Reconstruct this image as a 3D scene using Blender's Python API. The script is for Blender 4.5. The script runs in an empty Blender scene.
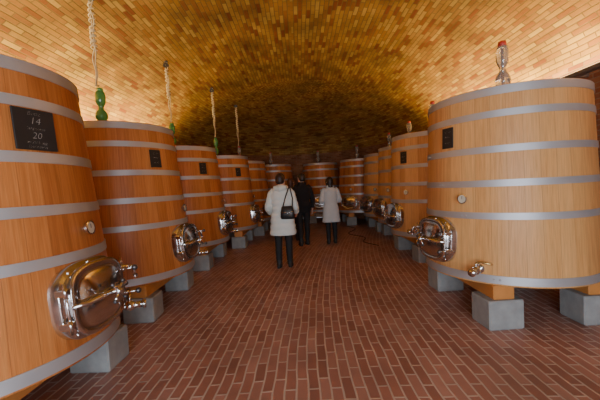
import bpy, math, random
from mathutils import Vector, Matrix, Euler
random.seed(4)
S=bpy.context.scene
COL=S.collection
pi=math.pi
# ------------------------------------------------------------------ helpers
class MB:
    def __init__(s): s.v=[];s.f=[];s.m=[];s.sm=[]
    def add(s,vs,fs,mi=0,sm=True,M=None):
        o=len(s.v)
        for p in vs:
            p=Vector(p)
            if M is not None:p=M@p
            s.v.append(tuple(p))
        for f in fs:
            s.f.append([o+i for i in f]);s.m.append(mi);s.sm.append(sm)
    def box(s,c,d,mi=0,M=None,bev=0.0):
        x,y,z=[k/2 for k in d];b=min(bev,x*.9,y*.9,z*.9)
        if b<=0:
            vs=[(c[0]+i*x,c[1]+j*y,c[2]+k*z) for i in(-1,1) for j in(-1,1) for k in(-1,1)]
            s.add(vs,[(0,1,3,2),(4,6,7,5),(0,4,5,1),(2,3,7,6),(0,2,6,4),(1,5,7,3)],mi,False,M);return
        def ring(z_,i):
            X=x-i;Y=y-i
            return [(c[0]-X+b,c[1]-Y,z_),(c[0]+X-b,c[1]-Y,z_),(c[0]+X,c[1]-Y+b,z_),(c[0]+X,c[1]+Y-b,z_),
                    (c[0]+X-b,c[1]+Y,z_),(c[0]-X+b,c[1]+Y,z_),(c[0]-X,c[1]+Y-b,z_),(c[0]-X,c[1]-Y+b,z_)]
        rs=[ring(c[2]-z,b*.7),ring(c[2]-z+b,0),ring(c[2]+z-b,0),ring(c[2]+z,b*.7)]
        vs=sum(rs,[]);fs=[]
        for r in range(3):
            for i in range(8):
                j=(i+1)%8;fs.append((r*8+i,r*8+j,r*8+8+j,r*8+8+i))
        fs.append(tuple(reversed(range(8))));fs.append(tuple(range(24,32)))
        s.add(vs,fs,mi,False,M)
    def lathe(s,prof,n=48,mi=0,M=None,sharp=False):
        if sharp:
            for a,b in zip(prof[:-1],prof[1:]): s.lathe([a,b],n,mi,M,False)
            return
        vs=[];fs=[]
        for r,z in prof:
            for i in range(n):
                a=2*pi*i/n;vs.append((r*math.cos(a),r*math.sin(a),z))
        for k in range(len(prof)-1):
            for i in range(n):
                j=(i+1)%n;fs.append((k*n+i,k*n+j,k*n+n+j,k*n+n+i))
        s.add(vs,fs,mi,True,M)
    def tube(s,pts,rs,n=10,mi=0,M=None,cap=True):
        pts=[Vector(p) for p in pts]
        if not isinstance(rs,(list,tuple)): rs=[rs]*len(pts)
        vs=[];fs=[];prev=None
        for k,p in enumerate(pts):
            t=(pts[min(k+1,len(pts)-1)]-pts[max(k-1,0)]).normalized()
            if prev is None:
                u=t.orthogonal().normalized()
            else:
                u=(prev-t*prev.dot(t))
                u=u.normalized() if u.length>1e-6 else t.orthogonal().normalized()
            prev=u;w=t.cross(u)
            for i in range(n):
                a=2*pi*i/n;vs.append(tuple(p+(u*math.cos(a)+w*math.sin(a))*rs[k]))
        for k in range(len(pts)-1):
            for i in range(n):
                j=(i+1)%n;fs.append((k*n+i,k*n+j,k*n+n+j,k*n+n+i))
        if cap:
            fs.append(tuple(reversed(range(n))));fs.append(tuple(range((len(pts)-1)*n,len(pts)*n)))
        s.add(vs,fs,mi,True,M)
    def loft(s,rings,n=24,mi=0,M=None,p=2.0):
        vs=[];fs=[]
        for cx,cy,z,rx,ry in rings:
            for i in range(n):
                a=2*pi*i/n;c,q=math.cos(a),math.sin(a)
                vs.append((cx+rx*math.copysign(abs(c)**(2/p),c),cy+ry*math.copysign(abs(q)**(2/p),q),z))
        for k in range(len(rings)-1):
            for i in range(n):
                j=(i+1)%n;fs.append((k*n+i,k*n+j,k*n+n+j,k*n+n+i))
        fs.append(tuple(reversed(range(n))));fs.append(tuple(range((len(rings)-1)*n,len(rings)*n)))
        s.add(vs,fs,mi,True,M)
    def ball(s,c,r,mi=0,M=None,n=12):
        if not isinstance(r,(list,tuple)): r=(r,r,r)
        rings=[]
        for k in range(n//2+1):
            t=-pi/2+pi*k/(n//2);cs=max(math.cos(t),.03)
            rings.append((c[0],c[1],c[2]+r[2]*math.sin(t),r[0]*cs,r[1]*cs))
        s.loft(rings,n,mi,M)
    def mesh(s,name,mats):
        me=bpy.data.meshes.new(name);me.from_pydata(s.v,[],s.f)
        for m in mats: me.materials.append(m)
        me.polygons.foreach_set('material_index',s.m);me.polygons.foreach_set('use_smooth',s.sm)
        me.update();return me
def obj(name,data,parent=None,loc=(0,0,0),rot=(0,0,0)):
    o=bpy.data.objects.new(name,data);COL.objects.link(o);o.location=loc;o.rotation_euler=rot
    if parent: o.parent=parent
    return o
def empty(name,loc=(0,0,0),rot=(0,0,0)):
    o=bpy.data.objects.new(name,None);COL.objects.link(o);o.location=loc;o.rotation_euler=rot;o.empty_display_size=.1
    return o
def remesh(mb,name,mats,vox,smooth=4):
    me=mb.mesh(name+'_src',[]);o=bpy.data.objects.new('tmp',me);COL.objects.link(o)
    m=o.modifiers.new('r','REMESH');m.mode='VOXEL';m.voxel_size=vox;m.use_smooth_shade=True
    if smooth:
        k=o.modifiers.new('s','SMOOTH');k.factor=.5;k.iterations=smooth
    dg=bpy.context.evaluated_depsgraph_get();dg.update()
    r=bpy.data.meshes.new_from_object(o.evaluated_get(dg));r.name=name
    bpy.data.objects.remove(o)
    r.materials.clear()
    for x in mats:r.materials.append(x)
    for p in r.polygons:p.use_smooth=True
    return r
# ------------------------------------------------------------------ materials
def newmat(name):
    m=bpy.data.materials.new(name);m.use_nodes=True
    nt=m.node_tree;b=nt.nodes['Principled BSDF'];return m,nt,b
def simple(name,col,rough=.5,metal=0,noise=.15,scale=8,spec=.5,bump=0,coat=0,trans=0):
    m,nt,b=newmat(name);N=nt.nodes;L=nt.links
    tc=N.new('ShaderNodeTexCoord');nz=N.new('ShaderNodeTexNoise');nz.inputs['Scale'].default_value=scale;nz.inputs['Detail'].default_value=5
    L.new(tc.outputs['Object'],nz.inputs['Vector'])
    mx=N.new('ShaderNodeMix');mx.data_type='RGBA'
    mx.inputs[6].default_value=(*[c*(1-noise) for c in col],1);mx.inputs[7].default_value=(*[min(1,c*(1+noise)) for c in col],1)
    L.new(nz.outputs['Fac'],mx.inputs[0]);L.new(mx.outputs[2],b.inputs['Base Color'])
    b.inputs['Roughness'].default_value=rough;b.inputs['Metallic'].default_value=metal
    b.inputs['Specular IOR Level'].default_value=spec
    b.inputs['Coat Weight'].default_value=coat
    b.inputs['Transmission Weight'].default_value=trans
    if bump:
        bp=N.new('ShaderNodeBump');bp.inputs['Strength'].default_value=bump;bp.inputs['Distance'].default_value=.01
        L.new(nz.outputs['Fac'],bp.inputs['Height']);L.new(bp.outputs[0],b.inputs['Normal'])
    return m
def brickmat(name,cols,mortar,bw,rh,ms,rough,spec=.5,bump=.5,dirt=.35,wob=.02):
    m,nt,b=newmat(name);N=nt.nodes;L=nt.links
    def M(op,a=None,b_=None,c=None,clamp=False):
        x=N.new('ShaderNodeMath');x.operation=op;x.use_clamp=clamp
        for i,v in enumerate((a,b_,c)):
            if v is None:continue
            if isinstance(v,(int,float)):x.inputs[i].default_value=v
            else:L.new(v,x.inputs[i])
        return x.outputs[0]
    tc=N.new('ShaderNodeTexCoord')
    nz0=N.new('ShaderNodeTexNoise');nz0.inputs['Scale'].default_value=2.;nz0.inputs['Detail'].default_value=1;L.new(tc.outputs['UV'],nz0.inputs['Vector'])
    ad=N.new('ShaderNodeVectorMath');ad.operation='MULTIPLY_ADD';L.new(nz0.outputs['Color'],ad.inputs[0]);ad.inputs[1].default_value=(wob,wob,0);L.new(tc.outputs['UV'],ad.inputs[2])
    sp=N.new('ShaderNodeSeparateXYZ');L.new(ad.outputs[0],sp.inputs[0])
    v=M('DIVIDE',sp.outputs[1],rh);row=M('FLOOR',v);fv=M('FRACT',v)
    off=M('MULTIPLY',M('MODULO',M('ABSOLUTE',row),2.),.5)
    u=M('ADD',M('DIVIDE',sp.outputs[0],bw),off);cl=M('FLOOR',u);fu=M('FRACT',u)
    cv=N.new('ShaderNodeCombineXYZ');L.new(cl,cv.inputs[0]);L.new(row,cv.inputs[1])
    wn=N.new('ShaderNodeTexWhiteNoise');wn.noise_dimensions='2D';L.new(cv.outputs[0],wn.inputs['Vector'])
    du=M('MULTIPLY',M('SUBTRACT',.5,M('ABSOLUTE',M('SUBTRACT',fu,.5))),bw)
    dv=M('MULTIPLY',M('SUBTRACT',.5,M('ABSOLUTE',M('SUBTRACT',fv,.5))),rh)
    d=M('MINIMUM',du,dv)
    mr0=N.new('ShaderNodeMapRange');mr0.inputs[1].default_value=ms*.45;mr0.inputs[2].default_value=ms*.8;L.new(d,mr0.inputs[0]);brick=mr0.outputs[0]
    cr=N.new('ShaderNodeValToRGB');L.new(wn.outputs['Value'],cr.inputs[0]);e=cr.color_ramp.elements;cr.color_ramp.interpolation='LINEAR'
    e[0].position=0;e[0].color=(*cols[0],1);e[1].position=1;e[1].color=(*cols[-1],1)
    for i,c in enumerate(cols[1:-1]):
        k=e.new((i+1)/(len(cols)-1));k.color=(*c,1)
    mx=N.new('ShaderNodeMix');mx.data_type='RGBA';L.new(brick,mx.inputs[0]);mx.inputs[6].default_value=(*mortar,1);L.new(cr.outputs[0],mx.inputs[7])
    nz=N.new('ShaderNodeTexNoise');nz.inputs['Scale'].default_value=1.6;nz.inputs['Detail'].default_value=6;L.new(tc.outputs['Object'],nz.inputs['Vector'])
    mr=N.new('ShaderNodeMapRange');mr.inputs[1].default_value=.3;mr.inputs[2].default_value=.7;mr.inputs[3].default_value=1-dirt;mr.inputs[4].default_value=1+dirt*.5;L.new(nz.outputs['Fac'],mr.inputs[0])
    vm=N.new('ShaderNodeVectorMath');vm.operation='SCALE';L.new(mx.outputs[2],vm.inputs[0]);L.new(mr.outputs[0],vm.inputs['Scale'])
    L.new(vm.outputs[0],b.inputs['Base Color'])
    b.inputs['Specular IOR Level'].default_value=spec
    rr=M('MULTIPLY_ADD',wn.outputs['Value'],.15,rough);L.new(rr,b.inputs['Roughness'])
    nf=N.new('ShaderNodeTexNoise');nf.inputs['Scale'].default_value=40;L.new(tc.outputs['Object'],nf.inputs['Vector'])
    hh=M('ADD',M('MULTIPLY_ADD',nf.outputs['Fac'],.3,brick),M('MULTIPLY',wn.outputs['Value'],.4))
    bp=N.new('ShaderNodeBump');bp.inputs['Strength'].default_value=bump;bp.inputs['Distance'].default_value=.01;L.new(hh,bp.inputs['Height']);L.new(bp.outputs[0],b.inputs['Normal'])
    return m
def stavemat(name,c1,c2,c3,n=38):
    m,nt,b=newmat(name);N=nt.nodes;L=nt.links
    def M(op,a=None,b_=None,c=None):
        x=N.new('ShaderNodeMath');x.operation=op
        for i,v in enumerate((a,b_,c)):
            if v is None:continue
            if isinstance(v,(int,float)):x.inputs[i].default_value=v
            else:L.new(v,x.inputs[i])
        return x.outputs[0]
    tc=N.new('ShaderNodeTexCoord');sp=N.new('ShaderNodeSeparateXYZ');L.new(tc.outputs['Object'],sp.inputs[0])
    oi=N.new('ShaderNodeObjectInfo')
    a=M('ARCTAN2',sp.outputs[1],sp.outputs[0]);t=M('MULTIPLY',a,n/(2*pi));fl=M('FLOOR',t);fr=M('FRACT',t)
    key=M('MULTIPLY_ADD',oi.outputs['Random'],53.,fl)
    wn=N.new('ShaderNodeTexWhiteNoise');wn.noise_dimensions='1D';L.new(key,wn.inputs['W'])
    edge=M('ABSOLUTE',M('SUBTRACT',fr,.5));gap=M('GREATER_THAN',edge,.488)
    cv=N.new('ShaderNodeCombineXYZ');L.new(M('MULTIPLY',t,3.),cv.inputs[0]);L.new(M('MULTIPLY',sp.outputs[2],.9),cv.inputs[2]);L.new(M('MULTIPLY',key,3.1),cv.inputs[1])
    nz=N.new('ShaderNodeTexNoise');nz.inputs['Scale'].default_value=2.6;nz.inputs['Detail'].default_value=7;nz.inputs['Distortion'].default_value=.5;L.new(cv.outputs[0],nz.inputs['Vector'])
    cv2=N.new('ShaderNodeCombineXYZ');L.new(M('MULTIPLY',t,10.),cv2.inputs[0]);L.new(M('MULTIPLY',sp.outputs[2],1.6),cv2.inputs[2]);L.new(key,cv2.inputs[1])
    nf=N.new('ShaderNodeTexNoise');nf.inputs['Scale'].default_value=4;nf.inputs['Detail'].default_value=4;L.new(cv2.outputs[0],nf.inputs['Vector'])
    fac=M('ADD',M('MULTIPLY',nz.outputs['Fac'],.7),M('MULTIPLY',wn.outputs['Value'],.3))
    cr=N.new('ShaderNodeValToRGB');L.new(fac,cr.inputs[0]);e=cr.color_ramp.elements
    e[0].position=.25;e[0].color=(*c1,1);e[1].position=.8;e[1].color=(*c3,1);k=e.new(.5);k.color=(*c2,1)
    sc=M('MULTIPLY_ADD',nf.outputs['Fac'],.7,.65)
    vm=N.new('ShaderNodeVectorMath');vm.operation='SCALE';L.new(cr.outputs[0],vm.inputs[0]);L.new(sc,vm.inputs['Scale'])
    mx=N.new('ShaderNodeMix');mx.data_type='RGBA';L.new(M('MULTIPLY',gap,.5),mx.inputs[0]);L.new(vm.outputs[0],mx.inputs[6]);mx.inputs[7].default_value=(c1[0]*.4,c1[1]*.35,c1[2]*.35,1)
    L.new(mx.outputs[2],b.inputs['Base Color']);b.inputs['Roughness'].default_value=.42
    b.inputs['Specular IOR Level'].default_value=.35
    bp=N.new('ShaderNodeBump');bp.inputs['Strength'].default_value=.3;bp.inputs['Distance'].default_value=.003
    L.new(M('SUBTRACT',M('MULTIPLY',nf.outputs['Fac'],.2),gap),bp.inputs['Height']);L.new(bp.outputs[0],b.inputs['Normal'])
    return m
WOOD_L=stavemat('oak_lit_orange',(.35,.105,.026),(.50,.175,.046),(.63,.255,.078))  # same wood as the right row, with orange lighting put into its colour
WOOD_R=stavemat('oak_lit_pale',(.52,.24,.085),(.66,.35,.13),(.76,.44,.185))  # same wood again, the right row's paler lighting put into its colour
STEEL=simple('galvanised_hoop',(.48,.50,.54),.5,.55,.15,5)
CHROME=simple('polished_stainless',(.70,.71,.73),.16,1,.06,3)
DARKST=simple('dark_steel',(.12,.12,.13),.35,.8)
BRASS=simple('brass',(.6,.42,.18),.3,1)
CONC=simple('concrete',(.30,.32,.33),.85,0,.35,9,.3,.5)
BEAM=simple('beam_wood',(.60,.25,.065),.55,0,.25,6)
BOARD=simple('chalkboard',(.013,.014,.016),.6,0,.3,12)
CHALK=simple('chalk',(.36,.36,.35),.9)
ROPE=simple('rope_fibre',(.72,.62,.40),.9,0,.3,40)
GREEN=simple('green_glass',(.10,.42,.12),.15,0,.15,5,.6,0,.5,.25)
GLASS=simple('clear_glass',(.8,.85,.83),.08,0,.03,5,.6,0,.3,.75)
REDP=simple('red_plastic',(.5,.05,.04),.4)
RUBBER=simple('rubber',(.02,.02,.02),.6)
VAULT=brickmat('vault_brick',[(.25,.08,.020),(.41,.235,.055),(.33,.155,.036),(.52,.34,.09),(.38,.205,.046),(.23,.068,.02),(.45,.28,.07)],(.21,.13,.045),.26,.070,.010,.7,.3,.7,.4)
WALL=brickmat('wall_brick',[(.34,.15,.07),(.25,.09,.045),(.4,.2,.1)],(.30,.22,.15),.25,.065,.010,.8,.3)
FLOOR=brickmat('floor_brick',[(.43,.205,.16),(.31,.145,.112),(.38,.18,.142),(.48,.26,.21),(.35,.16,.125)],(.58,.48,.42),.25,.082,.011,.33,.55,.35,.25,.035)
# ------------------------------------------------------------------ room
W=3.7;Y0=-3.2;YA=8.8;D=5.8;SP=2.85;RISE=1.45
def prof(r): return SP+RISE*math.sqrt(max(0,1-r*r))
def grid_obj(name,P,UV,mat):
    nr=len(P);nc=len(P[0]);vs=[p for row in P for p in row];fs=[]
    for i in range(nr-1):
        for j in range(nc-1):
            fs.append((i*nc+j,i*nc+j+1,(i+1)*nc+j+1,(i+1)*nc+j))
    me=bpy.data.meshes.new(name);me.from_pydata(vs,[],fs);uvl=me.uv_layers.new(name='UVMap')
    uvs=[u for row in UV for u in row]
    for l in me.loops: uvl.data[l.index].uv=uvs[l.vertex_index]
    for p in me.polygons:p.use_smooth=True
    me.materials.append(mat);return obj(name,me)
K=22
AR=[0];x0,z0=W,0
for k in range(1,K+1):
    a=pi/2*k/K;x,z=W*math.cos(a),RISE*math.sin(a);AR.append(AR[-1]+math.hypot(x-x0,z-z0));x0,z0=x,z
P=[];UV=[];s=0
plan=[]
for k in range(25): plan.append((1,Y0+(YA-Y0)*k/24,None))
for k in range(1,48): plan.append((0,0,pi*k/48))
for k in range(25): plan.append((-1,YA+(Y0-YA)*k/24,None))
lastp=None
for sd,y,th in plan:
    row=[];ur=[]
    bx=(W*sd,y) if th is None else (W*math.cos(th),YA+D*math.sin(th))
    if lastp: s+=math.hypot(bx[0]-lastp[0],bx[1]-lastp[1])
    lastp=bx
    for k in range(K+1):
        a=pi/2*k/K;r=math.cos(a)
        x,yy=(W*sd*r,y) if th is None else (W*math.cos(th)*r,YA+D*math.sin(th)*r)
        row.append((x,yy,SP+RISE*math.sin(a)));ur.append((s,AR[k]))
    P.append(row);UV.append(ur)
grid_obj('ceiling',P,UV,VAULT)
def wall(name,pts,s0=0):
    P=[];UV=[];s=s0;lp=None
    for x,y in pts:
        if lp:s+=math.hypot(x-lp[0],y-lp[1])
        lp=(x,y);P.append([(x,y,z) for z in (0,1,2,SP)]);UV.append([(s,z) for z in (0,1,2,SP)])
    return grid_obj(name,P,UV,WALL)
wall('wall_right',[(W,Y0),(W,2),(W,YA)])
wall('wall_end',[(W*math.cos(pi*k/48),YA+D*math.sin(pi*k/48)) for k in range(49)])
wall('wall_left',[(-W,YA),(-W,2),(-W,Y0)])
mb=MB();mb.box((-3.15,Y0-.15,1.5),(1.3,.3,3.0));mb.box((3.15,Y0-.15,1.5),(1.3,.3,3.0));mb.box((0,Y0-.15,3.75),(7.6,.3,1.7))
obj('wall_back',mb.mesh('wall_back',[simple('plaster',(.35,.25,.15),.8)]))
# floor: courses run down the cellar, bending with the sweep of the vat rows
P=[];UV=[]
for i in range(61):
    y=Y0-1+(15.2-Y0)*i/60;row=[];ur=[]
    for j in range(33):
        x=-3.9+7.8*j/32
        ur.append((y+.03*x*x,x-.020*(y-2)**2*(1 if y>2 else -1)));row.append((x,y,0))
    P.append(row);UV.append(ur)
f=grid_obj('floor',P,UV,FLOOR);f.data.flip_normals()
# ------------------------------------------------------------------ vats
ZB,ZT=.416,2.289
SHAPE={'L':(.834,.665),'R':(.845,.765)}
def RR(kind):
    rb,rt=SHAPE[kind];return lambda z:rb-(z-ZB)*(rb-rt)/(ZT-ZB)
def vat_body(kind,mat):
    R=RR(kind);mb=MB()
    pr=[(.0,ZB+.06),(R(ZB)-.05,ZB+.06),(R(ZB)-.05,ZB),(R(ZB)-.006,ZB),(R(ZB),ZB+.008)]
    for k in range(1,9):
        z=ZB+(ZT-.01-ZB)*k/8;pr.append((R(z),z))
    pr+=[(R(ZT)-.008,ZT),(R(ZT)-.045,ZT),(R(ZT)-.05,ZT-.09),(0,ZT-.07)]
    mb.lathe(pr,152,0,None,True);return mb.mesh('staves',[mat])
HZ=[ZT-.045,2.03,1.70,1.38,1.07,ZB+.055]
def hoops(kind):
    R=RR(kind);mb=MB();h=.032
    for i,z in enumerate(HZ):
        q=h+(.006 if i in(0,5) else 0)
        mb.lathe([(R(z-q)-.002,z-q),(R(z-q)+.007,z-q),(R(z+q)+.007,z+q),(R(z+q)-.002,z+q)],152,0,None,True)
        for k in range(2):
            a=2.2+i*.35+k*.06
            mb.ball(((R(z)+.008)*math.cos(a),(R(z)+.008)*math.sin(a),z),.009,0,None,8)
    return mb.mesh('hoops',[STEEL])
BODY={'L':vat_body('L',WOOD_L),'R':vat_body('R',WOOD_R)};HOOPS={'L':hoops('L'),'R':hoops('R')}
def ringpts(w,h,x,n=48,p=3.2):
    o=[]
    for i in range(n):
        a=2*pi*i/n;c,q=math.cos(a),math.sin(a)
        o.append((x,w*math.copysign(abs(c)**(2/p),c),h*math.copysign(abs(q)**(2/p),q)))
    return o
def door_mesh():
    mb=MB();n=48
    secs=[(.285,.245,-.06),(.285,.245,.012),(.282,.242,.018),(.245,.21,.018),(.240,.205,.03),(.240,.205,.062),(.262,.225,.064),(.266,.229,.072),(.262,.225,.08),
          (.235,.20,.082),(.228,.193,.076),(.20,.165,.088),(.12,.10,.104),(.05,.04,.11),(.002,.002,.111)]
    vs=[];fs=[]
    for w,h,x in secs: vs+=ringpts(w,h,x,n,3.2)
    for k in range(len(secs)-1):
        for i in range(n):
            j=(i+1)%n;fs.append((k*n+i,k*n+j,k*n+n+j,k*n+n+i))
    mb.add(vs,fs,0)
    mb.tube([(.075,-.27,.0),(.13,-.20,0),(.145,0,0),(.13,.2,0),(.075,.27,0)],[.014,.016,.018,.016,.014],10,0)
    mb.tube([(.10,0,0),(.215,0,0)],.014,12,0)
    for k in range(4):
        a=pi/4+k*pi/2;mb.tube([(.195,0,0),(.2,.075*math.cos(a),.075*math.sin(a))],[.011,.008],8,0);mb.ball((.2,.08*math.cos(a),.08*math.sin(a)),.015,1,None,10)
    mb.ball((.2,0,0),.024,0)
    for z in(-.10,.10):
        mb.box((.045,-.285,z),(.07,.05,.04),0,None,.006);mb.tube([(.075,-.3,z-.035),(.075,-.3,z+.035)],.012,10,0)
    mb.tube([(.075,-.3,-.15),(.075,-.3,.15)],.008,8,0)
    for z in(-.09,.09):
        mb.box((.05,.28,z),(.06,.04,.035),0,None,.006);mb.tube([(.07,.285,z),(.15,.30,z)],.009,8,0);mb.ball((.155,.30,z),(.022,.022,.022),1,None,10)
    for k in range(10):
        a=2*pi*(k+.5)/10;c,q=math.cos(a),math.sin(a)
        mb.ball((.02,.264*math.copysign(abs(c)**.65,c),.226*math.copysign(abs(q)**.65,q)),.010,0,None,8)
    return mb.mesh('manway_door',[CHROME,DARKST])
DOOR=door_mesh()
def tap_mesh():
    mb=MB();mb.lathe([(.0,-.02),(.032,-.02),(.032,.012),(.014,.014),(.014,.06)],20,0,Matrix.Rotation(pi/2,4,'Y'),True)
    mb.tube([(.05,0,0),(.13,0,0)],.016,12,0);mb.ball((.085,0,0),.030,0)
    mb.tube([(.085,0,.02),(.085,0,.065)],.009,8,0);mb.tube([(.085,-.05,.07),(.085,0,.066),(.085,.055,.078)],[.008,.009,.007],8,1)
    mb.tube([(.125,0,0),(.155,0,-.005),(.168,0,-.03),(.168,0,-.085)],[.014,.014,.014,.013],12,0);mb.lathe([(.019,-.1),(.019,-.08)],16,0,Matrix.Translation((.168,0,0)))
    return mb.mesh('tap',[CHROME,BRASS])
TAP=tap_mesh()
def valve_mesh():
    mb=MB();mb.lathe([(.0,-.02),(.045,-.02),(.045,.012),(.024,.014),(.024,.08)],20,0,Matrix.Rotation(pi/2,4,'Y'),True)
    mb.ball((.1,0,0),.042,0);mb.tube([(.1,0,0),(.19,0,0)],.026,14,0)
    mb.tube([(.19,0,0),(.215,0,0)],.036,16,0);mb.tube([(.1,0,.03),(.1,0,.075)],.010,8,0);mb.tube([(.1,0,.075),(.1,.05,.085),(.1,.14,.075)],[.011,.011,.009],8,1)
    return mb.mesh('drain_valve',[CHROME,BRASS])
VALVE=valve_mesh()
def gauge_mesh():
    mb=MB();M=Matrix.Rotation(pi/2,4,'Y')
    mb.lathe([(0,-.02),(.016,-.02),(.016,.025),(.045,.025),(.048,.03),(.048,.048),(.040,.05)],28,0,M,True);mb.lathe([(.040,.047),(0,.047)],28,1,M)
    mb.box((.049,0,.012),(.003,.004,.03),2);return mb.mesh('thermometer',[CHROME,simple('dial_white',(.6,.58,.5),.4),DARKST])
GAUGE=gauge_mesh()
def airlock_mesh(mat,cap):
    mb=MB()
    mb.lathe([(.05,0),(.05,.02),(.018,.03),(.018,.09),(.028,.095),(.028,.115),(.016,.12)],20,1)
    mb.lathe([(.016,.115),(.03,.13),(.055,.16),(.062,.195),(.05,.23),(.028,.255),(.024,.28),(.036,.305),(.048,.33),(.05,.40),(.042,.435),(.02,.45)],24,0)
    mb.lathe([(.0,.475),(.03,.475),(.034,.46),(.034,.44),(.02,.435)],20,2)
    mb.tube([(.0,0,.1),(.0,0,.42)],.008,8,1)
    return mb.mesh('airlock',[mat,CHROME,cap])
AIR_G=airlock_mesh(GREEN,GREEN);AIR_C=airlock_mesh(GLASS,REDP)
mb=MB();mb.box((0,0,.14),(.34,.30,.28),0,None,.012);BLOCK=mb.mesh('block',[CONC])
mb=MB();mb.box((0,0,.348),(.20,1.36,.136),0,None,.008);BEAMM=mb.mesh('beam',[BEAM])
def sign(parent,R,tilt,phi,z,w,h,lines):
    e=obj('sign_board',None,parent,(R(z)*math.cos(phi),R(z)*math.sin(phi),z),(0,-tilt,phi));e.empty_display_size=.05
    mb=MB();mb.box((.012,0,0),(.012,w,h),0,None,.002);obj('board',mb.mesh('board',[BOARD]),e)
    for t,sz,off in lines:
        cu=bpy.data.curves.new('chalk_text','FONT');cu.body=t;cu.size=sz;cu.align_x='CENTER';cu.align_y='CENTER';cu.resolution_u=3;cu.shear=.25;cu.offset=-.0012
        cu.materials.append(CHALK);obj('chalk_text',cu,e,(.0195,0,off),(pi/2,0,pi/2))
def vat(x,y,kind,phi,lock=None,signphi=None,rand=0):
    R=RR(kind);rb,rt=SHAPE[kind];tilt=math.atan((rb-rt)/(ZT-ZB))
    e=empty('wooden_vat',(x,y,0))
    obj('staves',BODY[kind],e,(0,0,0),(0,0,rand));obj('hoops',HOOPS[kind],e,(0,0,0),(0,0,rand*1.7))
    r=lambda z,p,extra=0:((R(z)+extra)*math.cos(p),(R(z)+extra)*math.sin(p),z)
    obj('manway_door',DOOR,e,r(.79,phi),(0,-tilt,phi))
    sg=1 if kind=='L' else -1
    obj('tap',TAP,e,r(.86,phi+sg*.50),(0,-tilt,phi+sg*.5))
    obj('thermometer',GAUGE,e,r(1.235,phi+.06 if kind=='L' else phi+.45),(0,-tilt,phi+.06 if kind=='L' else phi+.45))
    dv=phi+(.62 if kind=='R' else .45);obj('drain_valve',VALVE,e,r(.56,dv),(0,0,dv))
    k=0
    for bx in(-.45,.45):
        obj('beam',BEAMM,e,(bx,0,0))
        for by in(-.56,.56):
            k+=1;obj('block_%d'%k,BLOCK,e,(bx,by,0),(0,0,random.uniform(-.05,.05)))
    if lock:
        a=obj('airlock',AIR_G if lock=='g' else AIR_C,e,(-.08 if kind=='L' else .0,-.2 if kind=='L' else -.03,ZT-.075))
        a.scale=(1.15,1.15,1.2) if kind=='L' else (1.25,1.25,1.5)
    if signphi is not None:
        big=(kind=='L' and y<3)
        if big: sign(e,R,tilt,signphi,1.865,.23,.245,[('Botte',.034,.095),('14',.060,.050),('Sangiovese',.024,.005),('20',.055,-.038),('Hl 2016  agg.',.022,-.078),('Doc riserva',.022,-.104)])
        else: sign(e,R,tilt,signphi,1.865,.14,.21,[('N. %d'%(15+int(y)),.032,.06),('Merlot',.022,.01),('Hl 20',.026,-.05)])
    return e
L1=vat(-2.246,2.173,'L',-.03,'g',math.radians(-18),.02)
L2=vat(-2.332,4.257,'L',-.05,'g',math.radians(-30),.07)
L3=vat(-2.323,6.488,'L',-.05,'g',math.radians(-40),.3)
L4=vat(-1.998,8.506,'L',-.10,'g',math.radians(-45),.5)
L5=vat(-1.75,10.4,'L',-.35,'c',None,.9)
L6=vat(-.95,12.5,'L',-1.0,'c',None,.4)
F1=vat(.87,12.9,'L',-1.7,'c',None,.6)
F2=vat(2.2,11.75,'L',-2.2,'c',None,.8)
R1=vat(2.325,3.665,'R',pi+.13,'c',math.radians(200),.05)
R2=vat(2.62,6.25,'R',pi+.13,'c',math.radians(208),.35)
R3=vat(2.84,8.2,'R',pi+.13,'c',None,.55)
R4=vat(2.82,9.95,'R',pi+.3,'c',None,.15)
# ------------------------------------------------------------------ ropes
def rope(x,y,zb,sway=.03):
    zt=prof(abs(x)/W)-.005
    mb=MB();n=26
    for s2 in(0,1):
        pts=[]
        for k in range(n+1):
            t=k/n;z=zt+(zb-zt)*t
            pts.append((x+sway*t+.018*math.cos(9*t+s2*pi)*(1-.3*t)+.012*math.sin(23*t+s2),y+.012*math.sin(9*t+s2*pi),z))
        mb.tube(pts,.008,6,0)
    for kz in(.22,.46,.5):
        z=zt+(zb-zt)*kz;pts=[]
        for k in range(36):
            a=k*.72;pts.append((x+sway*kz+.032*math.cos(a),y+.032*math.sin(a),z-.14+k*.007))
        mb.tube(pts,.008,6,0)
    M=Matrix.Translation((x,y,zt-.07))@Matrix.Rotation(pi/2,4,'X')
    mb.lathe([(.008,-.02),(.05,-.02),(.05,-.012),(.035,0),(.05,.012),(.05,.02),(.008,.02)],20,1,M,True)
    mb.tube([(x,y,zt-.06),(x,y,zt+.02)],.008,8,1);mb.lathe([(0,-.002),(.035,-.002),(.03,-.015),(0,-.018)],16,1,Matrix.Translation((x,y,zt+.004)))
    mb.tube([(x+sway,y,zb+.05),(x+sway,y,zb+.01),(x+sway+.018,y,zb-.01),(x+sway+.03,y,zb+.01)],.006,8,1)
    return obj('hanging_rope',mb.mesh('hanging_rope',[ROPE,DARKST]))
rope(-2.42,4.02,2.80,.0);rope(-2.42,6.25,2.80,.03);rope(-2.09,8.28,2.80,.02);rope(-1.85,10.15,2.80,.02)
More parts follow.
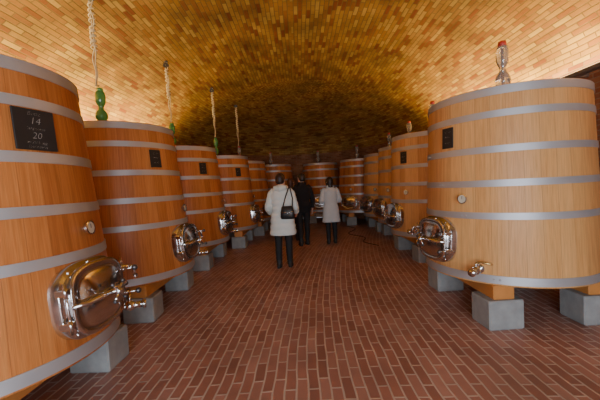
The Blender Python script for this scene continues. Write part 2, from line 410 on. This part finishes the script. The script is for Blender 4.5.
# ------------------------------------------------------------------ hose on floor
mb=MB();pts=[]
ctrl=[(1.5,10.9),(1.7,10.1),(1.35,9.2),(1.65,8.4),(1.5,7.8),(1.75,7.2)]
for i in range(len(ctrl)-1):
    p0=ctrl[max(i-1,0)];p1=ctrl[i];p2=ctrl[i+1];p3=ctrl[min(i+2,len(ctrl)-1)]
    for k in range(8):
        t=k/8;f=lambda a,b,c,d:.5*((2*b)+(-a+c)*t+(2*a-5*b+4*c-d)*t*t+(-a+3*b-3*c+d)*t**3)
        pts.append((f(p0[0],p1[0],p2[0],p3[0]),f(p0[1],p1[1],p2[1],p3[1]),.010))
mb.tube(pts,.009,8,0);obj('floor_hose',mb.mesh('floor_hose',[RUBBER]))
# ------------------------------------------------------------------ people
SKIN=simple('skin',(.62,.36,.26),.5,0,.08,20)
EYE=simple('eye',(.7,.7,.68),.2);IRIS=simple('iris',(.04,.025,.02),.2);LIP=simple('lips',(.45,.16,.14),.4)
def person(name,x,y,h,yaw,coatcol,coat_len,haircol,hair_long,trouser,style='puffer',bag=False,stride=.04,arm='down',turn=0):
    e=empty(name,(x,y,0),(0,0,yaw));e.scale=(h/1.7,)*3
    HM=Matrix.Translation((0,0,1.47))@Matrix.Rotation(turn,4,'Z')@Matrix.Translation((0,0,-1.47))
    b=MB()
    b.loft([(0,0,.80,.13,.09),(0,-.005,.88,.165,.115),(0,0,.96,.155,.105),(0,.005,1.06,.125,.088),(0,.008,1.2,.145,.1),(0,.005,1.32,.16,.1),(0,0,1.40,.13,.075),(0,0,1.44,.07,.058),(0,.005,1.49,.052,.053),(0,.01,1.54,.05,.055)],28)
    b.loft([(0,.055,1.472,.022,.024),(0,.045,1.482,.042,.05),(0,.03,1.505,.056,.072),(0,.022,1.54,.066,.086),(0,.015,1.58,.073,.094),(0,.01,1.62,.076,.097),(0,.005,1.655,.068,.088),(0,.002,1.682,.047,.062),(0,0,1.698,.02,.028)],28,0,HM)
    b.tube([(0,.10,1.60),(0,.118,1.575),(0,.128,1.555),(0,.11,1.545)],[.008,.011,.015,.011],8,0,HM)
    for sx in(-1,1):
        b.ball((sx*.077,.0,1.575),(.012,.02,.032),0,HM);b.ball((sx*.03,.098,1.602),(.02,.012,.007),0,HM)
        f=stride*sx
        hip=(sx*.088,0,.86);kn=(sx*.092,f*.6+.015,.48);ca=(sx*.092,f*.9-.01,.34);an=(sx*.092,f*1.2,.085)
        b.tube([hip,(sx*.092,f*.3+.01,.68),kn,ca,(sx*.092,f*1.1,.18),an],[.088,.075,.056,.056,.042,.038],16)
        b.tube([(sx*.092,f*1.2-.035,.04),(sx*.1,f*1.2+.15,.03)],[.033,.03],10)
        if arm=='front': el=(sx*.235,-.02,1.10);wr=(sx*.15,.20,1.06)
        elif arm=='bend': el=(sx*.245,-.05,1.10);wr=(sx*.235,.15,.98)
        else: el=(sx*.245,-.02,1.09);wr=(sx*.255,.05,.85)
        sh=(sx*.17,0,1.375);E=Vector(el);Wv=Vector(wr)
        b.tube([(sx*.12,0,1.36),sh,tuple((Vector(sh)+E)/2),el,tuple((E*.6+Wv*.4)),wr],[.05,.052,.044,.038,.036,.026],14)
        d=(Wv-E).normalized()
        ac=Vector((0,1,0)) if abs(d.z)>.7 else Vector((0,0,1))
        ac=(ac-d*ac.dot(d)).normalized();nr=d.cross(ac)*sx
        if nr.x*sx>0: nr=-nr
        for q in(-.022,-.008,.008,.022): b.tube([tuple(Wv-d*.01),tuple(Wv+d*.035+ac*q*.8),tuple(Wv+d*.085+ac*q*1.15)],[.017,.015,.012],8)
        for q,ln in((.030,.066),(.010,.076),(-.010,.070),(-.029,.054)):
            base=Wv+d*.082+ac*q
            b.tube([tuple(base-d*.02),tuple(base+d*ln*.42+nr*.006),tuple(base+d*ln*.74+nr*.018),tuple(base+d*ln*.93+nr*.032)],[.0098,.0092,.0085,.007],8)
        tb=Wv+d*.028+ac*.022;b.tube([tuple(tb),tuple(tb+d*.022+ac*.022),tuple(tb+d*.048+ac*.030+nr*.01),tuple(tb+d*.068+ac*.030+nr*.018)],[.013,.0115,.010,.008],8)
    obj('body',remesh(b,'body',[SKIN],.0062,3),e)
    fc=MB()
    for sx in(-1,1):
        fc.ball((sx*.031,.1,1.585),.0105,0,HM,10);fc.ball((sx*.031,.1075,1.585),.0055,1,HM,8)
    fc.ball((0,.108,1.517),(.022,.008,.006),2,HM,10);obj('face_details',fc.mesh('face',[EYE,IRIS,LIP]),e)
    cm=simple(name+'_coat',coatcol,.6 if style=='puffer' else .85,0,.08,14,.3,.2)
    c=MB();z0=coat_len;rings=[];n=46
    key=[(z0,.235 if style!='jacket' else .18,.175 if style!='jacket' else .125),(.92,.20,.148),(1.06,.172,.128),(1.22,.19,.135),(1.33,.195,.13),(1.40,.165,.105),(1.44,.10,.082),(1.50,.078,.076)]
    for i in range(n+1):
        z=z0+(1.50-z0)*i/n
        for k in range(len(key)-1):
            if key[k][0]<=z<=key[k+1][0]+1e-6:
                t=(z-key[k][0])/(key[k+1][0]-key[k][0]);t=t*t*(3-2*t) if k else t
                rx=key[k][1]+(key[k+1][1]-key[k][1])*t;ry=key[k][2]+(key[k+1][2]-key[k][2])*t;break
        if style=='puffer' and z<1.4:
            q=.014*abs(math.sin((z-z0)*pi/.105));rx+=q;ry+=q
        rings.append((0,.0,z,rx,ry))
    c.loft(rings,36,0,None,2.25)
    for sx in(-1,1):
        if arm=='front': el=Vector((sx*.24,-.025,1.10));wr=Vector((sx*.165,.17,1.065))
        elif arm=='bend': el=Vector((sx*.25,-.05,1.10));wr=Vector((sx*.24,.12,.995))
        else: el=Vector((sx*.25,-.02,1.09));wr=Vector((sx*.257,.04,.885))
        sh=Vector((sx*.165,0,1.375));pts=[(sx*.1,0,1.36)];rs=[.06]
        for a,b2,r0,r1 in((sh,el,.072,.060),(el,wr,.060,.05)):
            for k in range(13):
                t=k/12;pts.append(tuple(a+(b2-a)*t));q=.006*abs(math.sin(t*pi*3)) if style=='puffer' else 0;rs.append(r0+(r1-r0)*t+q)
        c.tube(pts,rs,16)
    if style=='puffer':
        c.tube([(-.11,-.02,1.46),(-.085,-.095,1.45),(0,-.125,1.435),(.085,-.095,1.45),(.11,-.02,1.46)],[.03,.042,.05,.042,.03],12)
    else:
        c.tube([(-.085,.03,1.455),(-.08,-.045,1.475),(0,-.08,1.48),(.08,-.045,1.475),(.085,.03,1.455)],[.016,.02,.022,.02,.016],10)
    obj('coat',remesh(c,'coat',[cm],.0085,3),e)
    t=MB()
    t.loft([(0,0,.80,.15,.11),(0,0,.9,.175,.125),(0,0,1.0,.165,.115)],24)
    for sx in(-1,1):
        f=stride*sx
        t.tube([(sx*.088,0,.88),(sx*.092,f*.3+.01,.68),(sx*.092,f*.6+.015,.48),(sx*.092,f*.9-.01,.32),(sx*.092,f*1.15,.10)],[.096,.084,.066,.062,.052],16)
    obj('trousers',remesh(t,'trousers',[trouser],.010,3),e)
    sh=MB()
    for sx in(-1,1):
        f=stride*sx*1.2
        sh.tube([(sx*.092,f,.20),(sx*.092,f,.10),(sx*.092,f-.005,.05)],[.054,.052,.05],14)
        sh.loft([(sx*.096,f+.05,.0,.043,.125),(sx*.096,f+.05,.03,.046,.13),(sx*.095,f+.035,.055,.043,.11),(sx*.093,f+.01,.085,.038,.07)],20)
    obj('boots',remesh(sh,'boots',[RUBBER],.008,2),e)
    hm=simple(name+'_hair',haircol,.45,0,.5,60,.4,.4)
    hr=MB()
    low=1.42 if hair_long else 1.515
    hr.loft([(0,-.035,low,.05,.035),(0,-.035,low+.03,.075,.058),(0,-.028,1.54,.080,.078),(0,-.020,1.59,.086,.092),(0,-.012,1.63,.087,.100),(0,-.006,1.665,.078,.095),(0,-.004,1.695,.056,.07),(0,-.004,1.712,.025,.035)],26,0,HM)
    if hair_long:
        for sx in(-1,1): hr.tube([(sx*.06,.045,1.66),(sx*.082,.03,1.6),(sx*.086,.01,1.53),(sx*.075,-.005,1.45)],[.018,.02,.022,.016],10,0,HM)
    obj('hair',remesh(hr,'hair',[hm],.008,2),e)
    if bag:
        lm=simple('black_leather',(.015,.014,.015),.4,0,.2,20,.5,.2)
        g=MB();g.loft([(.13,-.20,.90,.11,.035),(.13,-.205,.93,.125,.05),(.13,-.205,1.02,.12,.052),(.13,-.20,1.11,.10,.038),(.13,-.20,1.125,.085,.025)],28,0,None,3.2)
        g2=MB();g2.tube([(.215,-.18,1.10),(.22,-.13,1.25),(.17,-.06,1.45),(.10,.06,1.44),(.14,.15,1.3)],.011,8)
        g2.tube([(.05,-.19,1.11),(.10,-.165,1.28),(.15,-.085,1.44),(.17,-.02,1.46)],.011,8)
        g2.tube([(.03,-.245,1.03),(.13,-.262,1.01),(.23,-.245,1.03)],.006,8,1)
        obj('shoulder_bag',g.mesh('bag',[lm]),e);obj('bag_strap',g2.mesh('bag_strap',[lm,CHROME]),e)
    return e
BLK=simple('black_trousers',(.012,.012,.014),.8)
person('woman',-.33,5.75,1.68,-.12,(.66,.71,.69),.60,(.030,.014,.012),False,BLK,'puffer',True,.03,'bend',-.25)
person('woman',.74,7.85,1.62,.10,(.50,.53,.55),.56,(.025,.016,.013),True,BLK,'wool',False,.03,'front',.2)
person('man',.06,7.8,1.74,.3,(.016,.016,.02),.78,(.03,.022,.018),False,BLK,'jacket',False,.04,'down',.3)
person('woman',-.22,8.6,1.66,-.3,(.03,.018,.018),.62,(.10,.035,.02),True,BLK,'wool',False,.03,'front',-.3)
# ------------------------------------------------------------------ cove light strips at the springing of the vault
FIX=simple('lamp_housing',(.25,.25,.26),.4,.7);BULB,nt,bb=newmat('lamp_glow');bb.inputs['Emission Color'].default_value=(1,.7,.35,1);bb.inputs['Emission Strength'].default_value=4
def cove(sd,y0,y1,power):
    L=y1-y0;e=empty('cove_light',(sd*(W-.16),(y0+y1)/2,2.66))
    mb=MB();mb.box((0,0,0),(.10,L,.05),0,None,.008);mb.box((0,0,.03),(.05,L-.05,.012),1)
    n=int(L/1.0)
    for k in range(n):
        mb.box((sd*.095,-L/2+(k+.5)*L/n,-.01),(.11,.04,.04),0)
    obj('housing',mb.mesh('housing',[FIX,BULB]),e)
    l=bpy.data.lights.new('cove_lamp','AREA');l.shape='RECTANGLE';l.size=.06;l.size_y=L-.1;l.energy=power;l.color=(1,.70,.26)
    obj('lamp',l,e,(0,0,.045),(0,pi,0))
cove(-1,.2,9.0,230);cove(1,1.6,8.6,190)
# ------------------------------------------------------------------ daylight through the entrance
l=bpy.data.lights.new('entrance_daylight','AREA');l.shape='RECTANGLE';l.size=4.4;l.size_y=1.9;l.energy=300;l.color=(.88,.94,1)
o=obj('entrance_daylight',l,None,(0,Y0+.05,1.35),(math.radians(72),0,0))
w=bpy.data.worlds.new('W');S.world=w;w.use_nodes=True;bg=w.node_tree.nodes['Background'];bg.inputs[0].default_value=(.75,.85,1,1);bg.inputs[1].default_value=.4
# ------------------------------------------------------------------ camera
cd=bpy.data.cameras.new('Camera');cam=bpy.data.objects.new('Camera',cd);COL.objects.link(cam)
cd.sensor_width=36;cd.lens=321.9*36/600;cd.clip_start=.05
th=math.radians(2.526);ro=math.radians(-2.951)
r0=Vector((1,0,0));u0=Vector((0,math.sin(th),math.cos(th)));fw=Vector((0,math.cos(th),-math.sin(th)))
rv=r0*math.cos(ro)+u0*math.sin(ro);uv=-r0*math.sin(ro)+u0*math.cos(ro)
M=Matrix.Identity(4)
for i in range(3):M[i][0]=rv[i];M[i][1]=uv[i];M[i][2]=-fw[i]
M[2][3]=1.45
cam.matrix_world=M;S.camera=cam
